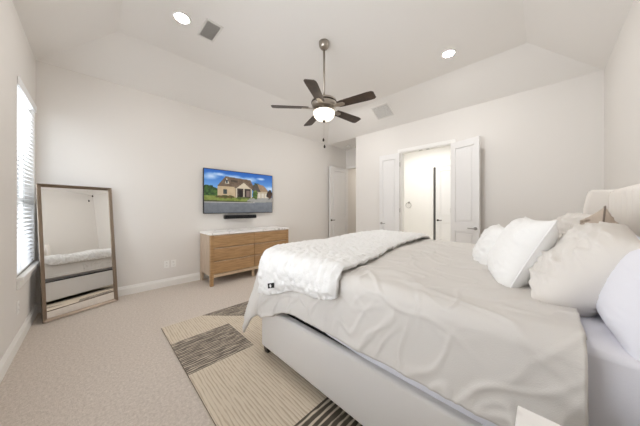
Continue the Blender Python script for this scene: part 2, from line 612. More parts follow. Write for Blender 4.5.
window(1, W1)
window(2, W2)  # added out of view for the light on the bed side


def blind(W, label, turn=1):
    x0, x1, z0, z1 = W
    root_ = thing('window_blind', label, 'blind', ((x0 + x1) / 2, YS, z0), None)
    bm_ = BM(); box(bm_, x0 - 0.02, x1 + 0.005, YS + 0.001, YS + 0.016, z1 - 0.06, z1 + 0.02); box(bm_, x0 + 0.005, x1 - 0.005, YS - 0.06, YS - 0.003, z1 - 0.05, z1 - 0.003)
    put('valance', bm_, M['blind'], root_, bevel=0.008)
    bm_ = BM()
    n = int((z1 - z0 - 0.10) / 0.044)
    for i in range(n):
        z = z0 + 0.06 + i * 0.044
        tilt = R(18) if z < 1.36 else R(26)
        mx = Matrix.Translation((0, YS - 0.026, z)) @ Matrix.Rotation(tilt * turn, 4, 'X')
        box(bm_, x0 + 0.006, x1 - 0.006, -0.025, 0.025, -0.0015, 0.0015, 0, mx)
    put('slats', bm_, M['blind'], root_)
    bm_ = BM(); box(bm_, x0 + 0.006, x1 - 0.006, YS - 0.051, YS - 0.001, z0 + 0.006, z0 + 0.026)
    put('bottom_rail', bm_, M['blind'], root_, bevel=0.004)
    k = 2 if x1 - x0 < 1.2 else 3
    for i in range(k):
        xx = x0 + 0.14 + i * (x1 - x0 - 0.28) / (k - 1)
        bm_ = BM()
        box(bm_, xx - 0.004, xx + 0.004, YS + 0.0005, YS + 0.002, z0 + 0.02, z1 - 0.05)
        box(bm_, xx - 0.004, xx + 0.004, YS - 0.054, YS - 0.0525, z0 + 0.02, z1 - 0.05)
        put('ladder_cord', bm_, M['blind'], root_)
    return root_


blind(W1, 'white slatted blind at the tall window in the corner by the leaning mirror', -0.8)
blind(W2, 'wide white slatted blind at the unseen second window added for fill light')


# ------------------------------------------------------------------ outlets, vents, lamps, detector on the ceiling and the walls
def outlet(c, face, label):
    """c: centre on the wall; face: outward direction (unit x or y)."""
    f = Vector((face[0], face[1], 0)); s = Vector((-f.y, f.x, 0)); c = Vector(c)
    mx = Matrix((( s.x, f.x, 0, c.x), (s.y, f.y, 0, c.y), (0, 0, 1, c.z), (0, 0, 0, 1)))
    root_ = thing('wall_outlet', label, 'outlet', c)
    bm_ = BM(); box(bm_, -0.036, 0.036, 0, 0.006, -0.058, 0.058, 0, mx)
    put('cover_plate', bm_, M['trim'], root_, bevel=0.003)
    for dz in (-0.024, 0.024):
        bm_ = BM(); box(bm_, -0.017, 0.017, 0.004, 0.008, dz - 0.017, dz + 0.017, 0, mx)
        so = put('socket', bm_, M['trim'], root_, bevel=0.002)
        bm_ = BM()
        box(bm_, -0.008, -0.005, 0.0078, 0.0084, dz - 0.004, dz + 0.008, 0, mx); box(bm_, 0.005, 0.008, 0.0078, 0.0084, dz - 0.004, dz + 0.008, 0, mx)
        box(bm_, -0.002, 0.002, 0.0078, 0.0084, dz - 0.012, dz - 0.008, 0, mx)
        put('slots', bm_, M['slot'], so)
    return root_


outlet((XW, 0.83, 0.36), (1, 0), 'white wall outlet between mirror and dresser, the one nearer the mirror')
outlet((XW, 0.925, 0.36), (1, 0), 'white wall outlet between mirror and dresser, the one nearer the dresser')
outlet((-3.42, YS, 0.36), (0, 1), 'white wall outlet low under the corner window')


def vent(center, ux, uy, nrm, lx, ly, label, n, ang=35):
    c = Vector(center); ux = Vector(ux).normalized(); uy = Vector(uy).normalized(); w = Vector(nrm).normalized()
    mx = Matrix(((ux.x, uy.x, w.x, c.x), (ux.y, uy.y, w.y, c.y), (ux.z, uy.z, w.z, c.z), (0, 0, 0, 1)))
    root_ = thing('ceiling_vent', label, 'vent', c)
    a, b, f = lx / 2, ly / 2, 0.022
    bm_ = BM()
    box(bm_, -a, a, -b, -b + f, 0, 0.012, 0, mx); box(bm_, -a, a, b - f, b, 0, 0.012, 0, mx)
    box(bm_, -a, -a + f, -b + f, b - f, 0, 0.012, 0, mx); box(bm_, a - f, a, -b + f, b - f, 0, 0.012, 0, mx)
    put('frame', bm_, M['vent'], root_, bevel=0.003)
    bm_ = BM(); box(bm_, -a + f, a - f, -b + f, b - f, 0.0005, 0.002, 0, mx)
    put('backing', bm_, M['vent_dark'], root_)
    bm_ = BM()
    for i in range(n):
        y = -b + f + (i + 0.5) * (2 * b - 2 * f) / n
        m2 = mx @ Matrix.Translation((0, y, 0.0055)) @ Matrix.Rotation(R(ang), 4, 'X')
        box(bm_, -a + f, a - f, -0.0045, 0.0045, -0.0007, 0.0007, 0, m2)
    put('louvres', bm_, M['vent'], root_)
    return root_


vent((-2.855, 0.985, H2), (0, 1, 0), (-1, 0, 0), (0, 0, -1), 0.19, 0.34, 'rectangular supply vent on the flat ceiling beside a recessed lamp', 16, -35)
sl = math.atan2(H2 - H, INSET)
yc = 4.22
vent((-2.39, yc, H + (YN - yc) * (H2 - H) / INSET), (1, 0, 0), (0, -math.cos(sl), math.sin(sl)), (0, -math.sin(sl), -math.cos(sl)), 0.38, 0.34,
     'square return vent on the sloping ceiling above the double door', 20, -50)


def downlight(x, y, label):
    root_ = thing('recessed_lamp', label, 'ceiling lamp', (x, y, H2), 'recessed ceiling lamps')
    bm_ = BM(); lathe(bm_, [(0.064, -0.001), (0.066, -0.006), (0.088, -0.008), (0.094, -0.004), (0.095, 0)], (x, y, H2), 36, cap=False)
    put('trim_ring', bm_, M['trim'], root_, smooth=True)
    bm_ = BM(); lathe(bm_, [(0.0, -0.003), (0.065, -0.003)], (x, y, H2), 36, cap=False)
    put('lens', bm_, M['lens'], root_)
    return root_


d0 = downlight(-2.886, 0.697, 'round lit recessed ceiling lamp beside the rectangular vent')
copy_tree(d0, (-0.95, 3.46, H2), 'round lit recessed ceiling lamp above the far side of the bed')
copy_tree(d0, (-2.784, 3.58, H2), 'round lit recessed ceiling lamp behind the fan blades')
copy_tree(d0, (-0.95, 0.70, H2), 'round lit recessed ceiling lamp over the near side of the bed')

root = thing('smoke_detector', 'small white round smoke detector on the alcove ceiling', 'smoke detector', (-4.0, 5.15, H))
bm = BM(); lathe(bm, [(0, -0.035), (0.040, -0.034), (0.058, -0.024), (0.062, 0)], (-4.0, 5.15, H), 28)
put('housing', bm, M['trim'], root, smooth=True)
bm = BM(); lathe(bm, [(0, -0.040), (0.014, -0.039), (0.016, -0.034)], (-4.0, 5.15, H), 16)
put('test_button', bm, M['vent'], root, smooth=True)


# ------------------------------------------------------------------ ceiling fan
FX, FY = -2.018, 2.092
fan = thing('ceiling_fan', 'five blade ceiling fan with nickel downrod and lit glass bowl', 'ceiling fan', (FX, FY, H2))
F = Vector((FX, FY, 0))
bm = BM(); lathe(bm, [(0.0, 3.312), (0.024, 3.312), (0.046, 3.320), (0.062, 3.345), (0.067, 3.372), (0.067, 3.40)], F, 32)
put('ceiling_mount', bm, M['nickel'], fan, smooth=True)
bm = BM(); lathe(bm, [(0.0125, 2.68), (0.0125, 3.30)], F, 16)
put('downrod', bm, M['nickel'], fan, smooth=True)
bm = BM(); lathe(bm, [(0.0, 2.715), (0.026, 2.715), (0.030, 2.69), (0.06, 2.668), (0.135, 2.660), (0.156, 2.650), (0.162, 2.630), (0.160, 2.595), (0.150, 2.565), (0.125, 2.552), (0.0, 2.552)], F, 40)
hous = put('motor_housing', bm, M['nickel'], fan, smooth=True)
bm = BM(); lathe(bm, [(0.1635, 2.626), (0.166, 2.622), (0.166, 2.612), (0.1625, 2.608)], F, 40, cap=False)
put('trim_band', bm, M['gun'], hous, smooth=True)
bm = BM(); lathe(bm, [(0.0, 2.552), (0.085, 2.552), (0.090, 2.540), (0.095, 2.525), (0.125, 2.518), (0.138, 2.512), (0.138, 2.506), (0.0, 2.506)], F, 36)
put('light_kit', bm, M['nickel'], fan, smooth=True)
bm = BM(); lathe(bm, [(0.134, 2.507), (0.138, 2.500), (0.137, 2.476), (0.124, 2.440), (0.095, 2.410), (0.055, 2.394), (0.0, 2.390)], F, 40, cap=False)
bowl = put('glass_bowl', bm, M['bowl'], fan, smooth=True)
bm = BM(); lathe(bm, [(0.0, 2.366), (0.010, 2.367), (0.018, 2.376), (0.016, 2.388), (0.026, 2.395), (0, 2.395)], F, 20)
put('finial', bm, M['gun'], fan, smooth=True)
for k in range(5):
    a = R(184 + 72 * k + 45)
    mx = Matrix.Translation((FX, FY, 2.550)) @ Matrix.Rotation(a, 4, 'Z') @ Matrix.Rotation(R(-12), 4, 'X')
    # blade: rounded plank that widens towards its tip
    pts = [(0.20, -0.052), (0.26, -0.060), (0.60, -0.072), (0.645, -0.068), (0.668, -0.050), (0.668, 0.050), (0.645, 0.068), (0.60, 0.072), (0.26, 0.060), (0.20, 0.052)]
    bm = BM(); prism(bm, [mx @ Vector((x, y, 0)) for x, y in pts], mx.to_3x3() @ Vector((0, 0, 0.007)))
    bl = put('blade', bm, M['walnut'], fan, bevel=0.002)
    bm = BM()
    prism(bm, [mx @ Vector(p) for p in ((0.09, -0.022, -0.006), (0.16, -0.014, -0.006), (0.20, -0.036, -0.006), (0.275, -0.030, -0.006), (0.295, 0.0, -0.006), (0.275, 0.030, -0.006), (0.20, 0.036, -0.006), (0.16, 0.014, -0.006), (0.09, 0.022, -0.006))], mx.to_3x3() @ Vector((0, 0, 0.005)))
    for sx, sy in ((0.22, -0.02), (0.22, 0.02), (0.265, 0)):
        lathe(bm, [(0, -0.010), (0.006, -0.009), (0.007, -0.006)], (0, 0, 0), 10, mx=mx @ Matrix.Translation((sx, sy, 0)))
    put('blade_bracket', bm, M['nickel'], bl, bevel=0.001)
for k, (dx, dy, zb) in enumerate(((-0.030, 0.020, 2.135), (0.026, -0.018, 2.03))):
    p = F + Vector((dx, dy, 0))
    q = F + Vector((dx * 0.12, dy * 0.12, 0))
    bm = BM(); tube(bm, [p + Vector((0, 0, 2.392)), p + Vector((0, 0, zb + 0.045))], 0.0005, 6)
    c = put('pull_chain', bm, M['nickel'], fan)
    bm = BM(); lathe(bm, [(0, zb), (0.009, zb + 0.003), (0.014, zb + 0.018), (0.008, zb + 0.040), (0.002, zb + 0.046), (0, zb + 0.046)], p, 12)
    put('pull_knob', bm, M['gun'], c, smooth=True)


# ------------------------------------------------------------------ wall screen and soundbar
def picture(nx, ny):
    """The picture on the screen: a house under a blue sky, as colours of a grid (row 0 at the top)."""
    u, v = np.meshgrid((np.arange(nx) + 0.5) / nx, (np.arange(ny) + 0.5) / ny)
    rs = np.random.RandomState(3)
    def fbm(sx, sy):
        out = np.zeros_like(u); amp = 1.0
        for o in range(4):
            g = rs.rand(int(sy) + 3, int(sx) + 3)
            X, Y = u * sx, v * sy
            i, j = X.astype(int), Y.astype(int); fx, fy = X - i, Y - j
            fx = fx * fx * (3 - 2 * fx); fy = fy * fy * (3 - 2 * fy)
            out += amp * (g[j, i] * (1 - fx) * (1 - fy) + g[j, i + 1] * fx * (1 - fy) + g[j + 1, i] * (1 - fx) * fy + g[j + 1, i + 1] * fx * fy)
            sx *= 2; sy *= 2; amp *= 0.5
        return out / 1.9
    n1, n2 = fbm(6, 5), fbm(30, 18)
    img = np.zeros((ny, nx, 3))
    def C(*c): return np.array(c, float)
    t = np.clip(v / 0.5, 0, 1)[..., None]
    img[:] = C(28, 92, 178) * (1 - t) + C(128, 176, 226) * t
    for cu, cv, ru, rv in ((0.09, 0.16, 0.11, 0.08), (0.20, 0.10, 0.08, 0.04), (0.36, 0.14, 0.12, 0.06), (0.62, 0.17, 0.12, 0.06), (0.95, 0.36, 0.14, 0.07), (0.80, 0.12, 0.06, 0.03)):
        w = np.clip(1.25 - np.hypot((u - cu) / ru, (v - cv) / rv) + (n1 - 0.5) * 1.6, 0, 1)[..., None]
        img[:] = img * (1 - 0.75 * w) + C(226, 236, 248) * 0.75 * w
    def fill(pts, c, jitter=14):
        m = np.zeros(u.shape, bool); k = len(pts)
        for a in range(k):
            (x0_, y0_), (x1_, y1_) = pts[a], pts[(a + 1) % k]
            cross = ((y0_ > v) != (y1_ > v)) & (u < (x1_ - x0_) * (v - y0_) / ((y1_ - y0_) or 1e-9) + x0_)
            m ^= cross
        img[m] = C(*c) + (n2[m][:, None] - 0.5) * jitter * 2
    def blob(cu, cv, ru, rv, c, c2):
        d = np.hypot((u - cu) / ru, (v - cv) / rv) + (n2 - 0.5) * 0.9
        m = d < 1
        img[m] = C(*c) + (C(*c2) - C(*c)) * np.clip((n2[m] - 0.3) * 2.2, 0, 1)[:, None]
    blob(0.05, 0.52, 0.07, 0.17, (24, 52, 24), (70, 108, 48)); blob(0.13, 0.54, 0.05, 0.13, (30, 58, 26), (84, 118, 54))
    blob(0.73, 0.36, 0.07, 0.12, (30, 56, 30), (66, 96, 50))
    fill([(0.0, 0.60), (1, 0.60), (1, 0.76), (0, 0.76)], (120, 132, 62), 24)
    fill([(0.62, 0.64), (1, 0.60), (1, 0.76), (0.55, 0.76)], (150, 148, 142), 10)
    fill([(0.16, 0.37), (0.27, 0.13), (0.63, 0.17), (0.70, 0.38), (0.66, 0.40)], (104, 86, 70), 18)         # main roof
    fill([(0.165, 0.37), (0.42, 0.37), (0.42, 0.63), (0.165, 0.63)], (186, 164, 132), 12)
    fill([(0.26, 0.30), (0.285, 0.16), (0.32, 0.30)], (206, 196, 176), 6); fill([(0.275, 0.21), (0.30, 0.21), (0.30, 0.29), (0.275, 0.29)], (60, 66, 74), 6)
    fill([(0.34, 0.20), (0.44, 0.21), (0.44, 0.26), (0.34, 0.25)], (70, 58, 48), 8)
    fill([(0.38, 0.40), (0.53, 0.20), (0.68, 0.40)], (112, 94, 78), 12); fill([(0.42, 0.40), (0.53, 0.25), (0.64, 0.40)], (204, 190, 166), 8)
    fill([(0.41, 0.40), (0.66, 0.40), (0.66, 0.63), (0.41, 0.63)], (58, 48, 44), 14)
    for cx in (0.425, 0.53, 0.645):
        fill([(cx - 0.008, 0.40), (cx + 0.008, 0.40), (cx + 0.008, 0.63), (cx - 0.008, 0.63)], (200, 188, 168), 6)
    fill([(0.57, 0.45), (0.62, 0.45), (0.62, 0.60), (0.57, 0.60)], (122, 104, 96), 8); fill([(0.46, 0.44), (0.50, 0.44), (0.50, 0.62), (0.46, 0.62)], (24, 20, 20), 4)
    fill([(0.24, 0.44), (0.29, 0.44), (0.29, 0.55), (0.24, 0.55)], (58, 66, 66), 8)
    fill([(0.66, 0.40), (0.71, 0.25), (0.86, 0.47), (0.68, 0.47)], (76, 70, 66), 12)
    fill([(0.74, 0.26), (0.84, 0.28), (0.95, 0.46), (0.80, 0.46)], (150, 124, 98), 14)
    fill([(0.70, 0.46), (0.93, 0.45), (0.93, 0.62), (0.70, 0.63)], (184, 168, 144), 10)
    for cx in (0.775, 0.835, 0.89):
        fill([(cx - 0.02, 0.50), (cx + 0.02, 0.50), (cx + 0.02, 0.62), (cx - 0.02, 0.62)], (206, 198, 184), 6)
    blob(0.96, 0.53, 0.05, 0.12, (38, 26, 22), (78, 52, 40)); blob(0.71, 0.53, 0.035, 0.12, (58, 84, 34), (120, 138, 62))
    blob(0.27, 0.62, 0.13, 0.035, (70, 72, 34), (140, 96, 60)); blob(0.52, 0.64, 0.10, 0.025, (70, 86, 40), (120, 120, 60))
    fill([(0, 0.70), (0.62, 0.72), (0.70, 0.745), (0, 0.74)], (74, 78, 44), 16)
    fill([(0, 0.74), (0.55, 0.75), (1, 0.73), (1, 1), (0, 1)], (112, 116, 122), 12)
    fill([(0, 0.735), (0.70, 0.745), (0.70, 0.76), (0, 0.755)], (168, 164, 158), 6)
    sh = np.clip((v - 0.75) / 0.25, 0, 1)[..., None]
    img[:] = np.where(v[..., None] > 0.755, img * (1 - 0.10 * sh), img)
    return np.clip(img, 0, 255)


TX = XW + 0.06
tv = thing('television', 'wall mounted flat television showing a house under blue sky', 'television', (XW, 2.08, 1.168))
Y0, Y1, Z0, Z1 = 1.366, 2.794, 1.168, 1.985
bm = BM(); box(bm, TX - 0.028, TX, Y0, Y1, Z0, Z1); box(bm, TX - 0.05, TX - 0.028, Y0 + 0.25, Y1 - 0.25, Z0 + 0.05, Z0 + 0.5)
put('bezel', bm, M['black'], tv, bevel=0.004)
bm = BM(); box(bm, XW + 0.002, TX - 0.045, 1.85, 2.31, 1.40, 1.75)
put('wall_bracket', bm, M['black'], tv)
NX, NY = 176, 100
img = picture(NX, NY) / 255
img = np.where(img <= 0.04045, img / 12.92, ((img + 0.055) / 1.055) ** 2.4)
bz = 0.012
bm = BM()
grid(bm, lambda a, b: (TX + 0.0012, Y0 + bz + a * (Y1 - Y0 - 2 * bz), Z1 - bz - b * (Z1 - Z0 - 2 * bz)), NX, NY)
lay = bm.loops.layers.float_color.new('picture')
bm.faces.ensure_lookup_table()
k = 0
for i in range(NX):
    for j in range(NY):
        c = img[j, i]
        for lp in bm.faces[k].loops:
            lp[lay] = (c[0], c[1], c[2], 1)
        k += 1
ms = new_mat('lit_screen', (0.01, 0.01, 0.01, 1), 0.12)
N_, L_, b_ = nodes_of(ms)
at = N_.new('ShaderNodeAttribute'); at.attribute_name = 'picture'
L_.new(at.outputs['Color'], b_.inputs['Emission Color'])
b_.inputs['Emission Strength'].default_value = 0.95
put('screen', bm, ms, tv)

sbar = thing('soundbar', 'slim black soundbar mounted on the wall below the television', 'soundbar', (XW, 2.05, 1.06))
bm = BM(); box(bm, XW + 0.035, XW + 0.115, 1.725, 2.375, 1.065, 1.135)
put('body', bm, M['black'], sbar, bevel=0.012, seg=3)
bm = BM(); box(bm, XW + 0.1155, XW + 0.1185, 1.74, 2.36, 1.075, 1.125)
put('grille', bm, new_mat('speaker_cloth', rgb(26, 26, 28), 0.95), sbar)
for yy in (1.85, 2.25):
    bm = BM(); box(bm, XW, XW + 0.036, yy - 0.02, yy + 0.02, 1.075, 1.125)
    put('bracket', bm, M['black'], sbar)


# ------------------------------------------------------------------ dresser
dr = thing('dresser', 'oak six-drawer dresser with white top below the wall television', 'dresser', (-4.09, 2.13, 0))
dx0, dx1, dy0, dy1 = XW + 0.022, -3.805, 1.322, 2.875
top, drz = 0.862, 0.828
bm = BM(); box(bm, dx0 - 0.005, dx1 + 0.008, dy0 - 0.006, dy1 + 0.006, drz, top)
put('top', bm, M['marble'], dr, bevel=0.003)
bm = BM()
box(bm, dx0 + 0.05, dx1 - 0.05, dy0 + 0.008, dy0 + 0.026, 0.16, drz); box(bm, dx0 + 0.05, dx1 - 0.05, dy1 - 0.026, dy1 - 0.008, 0.16, drz)
box(bm, dx0, dx0 + 0.012, dy0 + 0.05, dy1 - 0.05, 0.16, drz); box(bm, dx0 + 0.012, dx1 - 0.022, dy0 + 0.026, dy1 - 0.026, 0.16, 0.178)
put('carcass', bm, M['wood_side'], dr)
for (a, b) in ((dx0, dy0), (dx0, dy1 - 0.05), (dx1 - 0.05, dy0), (dx1 - 0.05, dy1 - 0.05)):
    bm = BM()
    vs = box(bm, a, a + 0.05, b, b + 0.05, 0, drz)
    put('leg', bm, M['wood_side'] if a == dx0 else M['wood'], dr, bevel=0.003)
bm = BM(); box(bm, dx1 - 0.05, dx1 - 0.006, dy0 + 0.05, dy1 - 0.05, 0.135, 0.185)
put('bottom_rail', bm, M['wood_pale'], dr, bevel=0.002)
bm = BM(); box(bm, dx1 - 0.09, dx1 - 0.05, 2.08, 2.12, 0, 0.16)
put('centre_leg', bm, M['wood_pale'], dr, bevel=0.002)
rows = [(0.192, 0.398), (0.406, 0.612), (0.620, 0.822)]
ym = 2.10
for a, b in ((dy0 + 0.053, ym - 0.003), (ym + 0.003, dy1 - 0.053)):
    for z0, z1 in rows:
        bm = BM(); box(bm, dx1 - 0.022, dx1 - 0.002, a, b, z0, z1); box(bm, dx0 + 0.03, dx1 - 0.022, a + 0.02, b - 0.02, z0 + 0.01, z1 - 0.05)
        d = put('drawer', bm, M['wood'], dr, bevel=0.003)
        bm = BM(); box(bm, dx1 - 0.020, dx1 - 0.0005, a + 0.006, b - 0.006, z1 - 0.012, z1 - 0.004)
        put('finger_pull', bm, M['wood_side'], d)

# ------------------------------------------------------------------ leaning floor mirror
BL, BR_ = Vector((-3.908, -0.404, 0)), Vector((-4.162, 0.226, 0))
wv = (BR_ - BL); mw = wv.length; wv.normalize()
back = Vector((-wv.y, wv.x, 0)) if (-wv.y) < 0 else Vector((wv.y, -wv.x, 0))     # towards the wall
lean = R(6.15)
up = (Vector((0, 0, 1)) * math.cos(lean) + back * math.sin(lean)).normalized()
fwd = wv.cross(up).normalized()
if fwd.dot(Vector((1, 0.3, 0))) < 0:
    fwd = -fwd
mxm = Matrix(((wv.x, up.x, fwd.x, BL.x), (wv.y, up.y, fwd.y, BL.y), (wv.z, up.z, fwd.z, BL.z + 0.004), (0, 0, 0, 1)))
mh, fw = 1.55, 0.036
mir = thing('floor_mirror', 'tall metal framed mirror leaning in the corner, reflecting the bed', 'mirror', (BL + BR_) / 2)
bm = BM()
def frame_side(p, q, pi, qi):
    """A mitred frame side with a sloping face: outer p-q, inner pi-qi."""
    pts = []
    for (x, y), lev in ((p, 0.0), (q, 0.0), (qi, 0.0), (pi, 0.0), (p, 0.028), (q, 0.028), (qi, 0.014), (pi, 0.014)):
        pts.append(bm.verts.new(mxm @ Vector((x, y, lev))))
    a, b, c, d, e, f, g, h = pts
    for ff in ((a, b, c, d), (e, h, g, f), (a, e, f, b), (d, c, g, h), (a, d, h, e), (b, f, g, c)):
        bm.faces.new(ff)
for s in (((0, 0), (mw, 0), (fw, fw), (mw - fw, fw)), ((mw, 0), (mw, mh), (mw - fw, fw), (mw - fw, mh - fw)),
          ((mw, mh), (0, mh), (mw - fw, mh - fw), (fw, mh - fw)), ((0, mh), (0, 0), (fw, mh - fw), (fw, fw))):
    frame_side(*s)
put('frame', bm, M['mirror_frame'], mir, bevel=0.003)
bm = BM(); box(bm, fw * 0.6, mw - fw * 0.6, fw * 0.6, mh - fw * 0.6, 0.006, 0.0085, 0, mxm)
put('glass', bm, M['mirror'], mir)
bm = BM(); box(bm, 0.01, mw - 0.01, 0.01, mh - 0.01, 0.0, 0.004, 0, mxm)
put('backing_board', bm, M['dark_wood'], mir)

# ------------------------------------------------------------------ rug
RX0, RX1, RY0, RY1 = -2.85, -0.40, 0.50, 3.55
RT = 0.012
bm = BM()
cells = [  # (outline, material)
    ([(RX0, RY0), (-2.45, RY0), (-2.45, 1.04), (-2.45, 1.28), (RX0, 0.89)], 0),
    ([(RX0, 0.89), (-2.45, 1.28), (-2.45, 2.1), (RX0, 2.1)], 1),
    ([(-2.45, RY0), (-1.90, RY0), (-1.90, 1.04), (-2.45, 1.04)], 1),
    ([(-2.45, 1.04), (-1.90, 1.04), (-1.90, 2.1), (-2.45, 2.1), (-2.45, 1.28)], 0),
    ([(-1.90, RY0), (-1.03, RY0), (-1.03, 1.6), (-1.90, 1.6), (-1.90, 1.04)], 0),
    ([(-1.03, RY0), (RX1, RY0), (RX1, 1.6), (-1.03, 1.6)], 2),
    ([(-1.90, 1.6), (-1.03, 1.6), (-1.03, 2.6), (-1.90, 2.6), (-1.90, 2.1)], 1),
    ([(-1.03, 1.6), (RX1, 1.6), (RX1, 2.6), (-1.03, 2.6)], 0),
    ([(RX0, 2.1), (-2.45, 2.1), (-2.45, RY1), (RX0, RY1)], 0),
    ([(-2.45, 2.1), (-1.90, 2.1), (-1.90, 2.6), (-1.90, RY1), (-2.45, RY1)], 1),
    ([(-1.90, 2.6), (-1.03, 2.6), (-1.03, RY1), (-1.90, RY1)], 0),
    ([(-1.03, 2.6), (RX1, 2.6), (RX1, RY1), (-1.03, RY1)], 2),
]
for pts, mi in cells:
    poly(bm, [(x, y, RT) for x, y in pts], mi)
bmesh.ops.remove_doubles(bm, verts=bm.verts, dist=1e-5)
o4 = [(RX0, RY0), (RX1, RY0), (RX1, RY1), (RX0, RY1)]
for k in range(4):
    a, b = o4[k], o4[(k + 1) % 4]
    poly(bm, [(a[0], a[1], 0.001), (b[0], b[1], 0.001), (b[0], b[1], RT), (a[0], a[1], RT)], 3)
poly(bm, [(x, y, 0.001) for x, y in o4], 3)
rug = put('area_rug', bm, [M['rug_cream'], M['rug_dark'], M['rug_bold'], M['rug_edge']])
tag_(rug, 'cream and charcoal striped patchwork rug lying under the bed', 'rug')

# ------------------------------------------------------------------ bed
BX0, BXH = -1.77, 0.35              # foot, headboard face
BY0, BY1 = 1.04, 2.99               # near and far rail faces
bed = thing('king_bed', 'upholstered wing headboard bed with low light grey side rails', 'bed', (-0.6, 2.0, 0))
def rail(x0, x1, y0, y1):
    b_ = BM(); box(b_, x0, x1, y0, y1, 0.068, 0.42)
    return put('rail', b_, M['upholstery'], bed, bevel=0.018, seg=4)
r1 = rail(BX0, BXH, BY0, BY0 + 0.06); r1.name = 'side_rail'
r2 = rail(BX0, BXH, BY1 - 0.06, BY1); r2.name = 'side_rail'
r3 = rail(BX0 + 0.001, BX0 + 0.06, BY0 + 0.062, BY1 - 0.062); r3.name = 'foot_rail'
bm = BM(); box(bm, BX0 + 0.062, BXH - 0.01, BY0 + 0.063, BY1 - 0.063, 0.22, 0.30)
put('slat_base', bm, M['black'], bed)
for x, y in ((BX0 + 0.015, BY0 + 0.012), (BX0 + 0.015, BY1 - 0.072), (BXH - 0.02, BY0 + 0.012), (BXH - 0.02, BY1 - 0.072), (-0.68, 2.0)):
    bm = BM()
    z0 = RT if x < RX1 else 0
    mxl = None
    vs = box(bm, x, x + 0.06, y, y + 0.06, z0 + 0.001, 0.068 if y != 2.0 else 0.22)
    for v in vs:
        if v.co.z < 0.05:
            v.co.x += (x + 0.03 - v.co.x) * 0.25; v.co.y += (y + 0.03 - v.co.y) * 0.25
    put('leg', bm, M['dark_wood'], bed, bevel=0.003)
# mattress in its white fitted sheet
bm = BM(); box(bm, BX0 + 0.125, BXH - 0.005, BY0 + 0.035, BY1 - 0.035, 0.44, 0.838)
bmesh.ops.subdivide_edges(bm, edges=bm.edges, cuts=18, use_grid_fill=True)
for v in bm.verts:
    x, y, z = v.co
    n = nz(x * 3, y * 3, z * 3) * 0.006 + nz(x * 9 + 4, y * 9, z * 4) * 0.003
    v.co.z += n if z > 0.6 else 0
    if y < 1.2 and z > 0.45 and z < 0.84: v.co.y += nz(x * 5 + 2, z * 4, 3) * 0.006
put('mattress', bm, M['sheet'], bed, bevel=0.055, seg=5, smooth=True)
bm = BM(); box(bm, BX0 + 0.125, BXH - 0.02, BY0 + 0.064, BY1 - 0.064, 0.301, 0.44)
bs = put('box_spring', bm, M['black'], bed)

bm = BM()       # hem of the fitted sheet, pulled down over the base towards the pillows
prism(bm, [(-1.15, BY0 + 0.038, 0.47), (-1.0, BY0 + 0.038, 0.442), (-0.75, BY0 + 0.038, 0.424), (-0.4, BY0 + 0.038, 0.421), (BXH - 0.02, BY0 + 0.038, 0.421), (BXH - 0.02, BY0 + 0.038, 0.50), (-1.15, BY0 + 0.038, 0.50)], (0, 0.02, 0))
put('sheet_hem', bm, M['sheet'], bed)

# headboard with vertical channels and wings
HZ = 1.415
bm = BM(); box(bm, BXH + 0.06, XE - 0.03, BY0 - 0.02, BY1 + 0.06, 0.10, HZ)
hb = put('headboard', bm, M['headboard'], bed, bevel=0.02, seg=3)
nch = 14
cw = (BY1 + 0.03 - BY0) / nch
for k in range(nch):
    bm = BM()
    ya, yb = BY0 + k * cw, BY0 + (k + 1) * cw
    def P(a, b, ya=ya, yb=yb):
        y = ya + a * (yb - ya)
        z = 0.42 + b * (HZ + 0.008 - 0.42)
        e = math.sin(PI * a) ** 0.5
        t_ = min(1.0, (1 - b) / 0.03)
        return (BXH + 0.062 - 0.052 * e * (t_ ** 0.5 if t_ < 1 else 1) , y, z)
    grid(bm, P, 10, 40)
    put('channel', bm, M['headboard'], hb, smooth=True)
for s, yw in ((0, BY1 + 0.035), (1, BY0 - 0.055)):
    bm = BM()
    # wing outline in XZ: slopes forward towards the mattress
    prof = [(XE - 0.03, 0.10), (XE - 0.03, HZ + 0.008), (0.278, HZ + 0.008), (0.262, HZ - 0.004), (0.250, HZ - 0.04), (0.232, 1.25), (0.228, 0.98), (0.228, 0.10)]
    prism(bm, [(x, yw - 0.045, z) for x, z in prof], (0, 0.09, 0))
    put('wing', bm, M['headboard'], bed, bevel=0.018, seg=4)


# ------------------------------------------------------------------ bedding: cloth laid over the bed
TOPZ, RAD = 0.878, 0.075
CXF, CY0, CY1 = BX0 - 0.005, 1.00, 3.03     # outer faces of the hanging cloth: foot, near, far

def lay_cloth(x, y, off=0.0, flare=1.0):
    """Unrolled cloth coordinates to a point on the made bed; past the edges the cloth bends down, at the corners it hangs in a cone."""
    xf, ya, yb = CXF + RAD, CY0 + RAD, CY1 - RAD
    a = max(0.0, xf - x)
    near = y < (ya + yb) / 2
    b = max(0.0, ya - y) if near else max(0.0, y - yb)
    px, py = max(x, xf), min(max(y, ya), yb)
    rho = math.hypot(a, b)
    r = RAD
    if rho < 1e-9:
        return Vector((px, py, TOPZ + off)), Vector((0, 0, 1)), 0
    ca, sb = a / rho, b / rho
    if rho < r * PI / 2:
        h = (r + off) * math.sin(rho / r); d = r - (r + off) * math.cos(rho / r)
        nh, nv = math.sin(rho / r), math.cos(rho / r)
    else:
        e = rho - r * PI / 2
        h = r + off; d = r + e
        nh, nv = 1.0, 0.0
        fold = (2 * ca * sb) ** 2
        h += flare * fold ** 0.5 * (0.06 + 0.10 * ca) * min(e / 0.45, 1.2) + 0.03 * flare * (1 - fold) * min(e / 0.4, 1)
        d += flare * fold * 0.03 * min(e / 0.45, 1)
    sg = -1 if near else 1
    p = Vector((px - h * ca, py + sg * h * sb, TOPZ - d))
    return p, Vector((-ca * nh, sg * sb * nh, nv)), rho


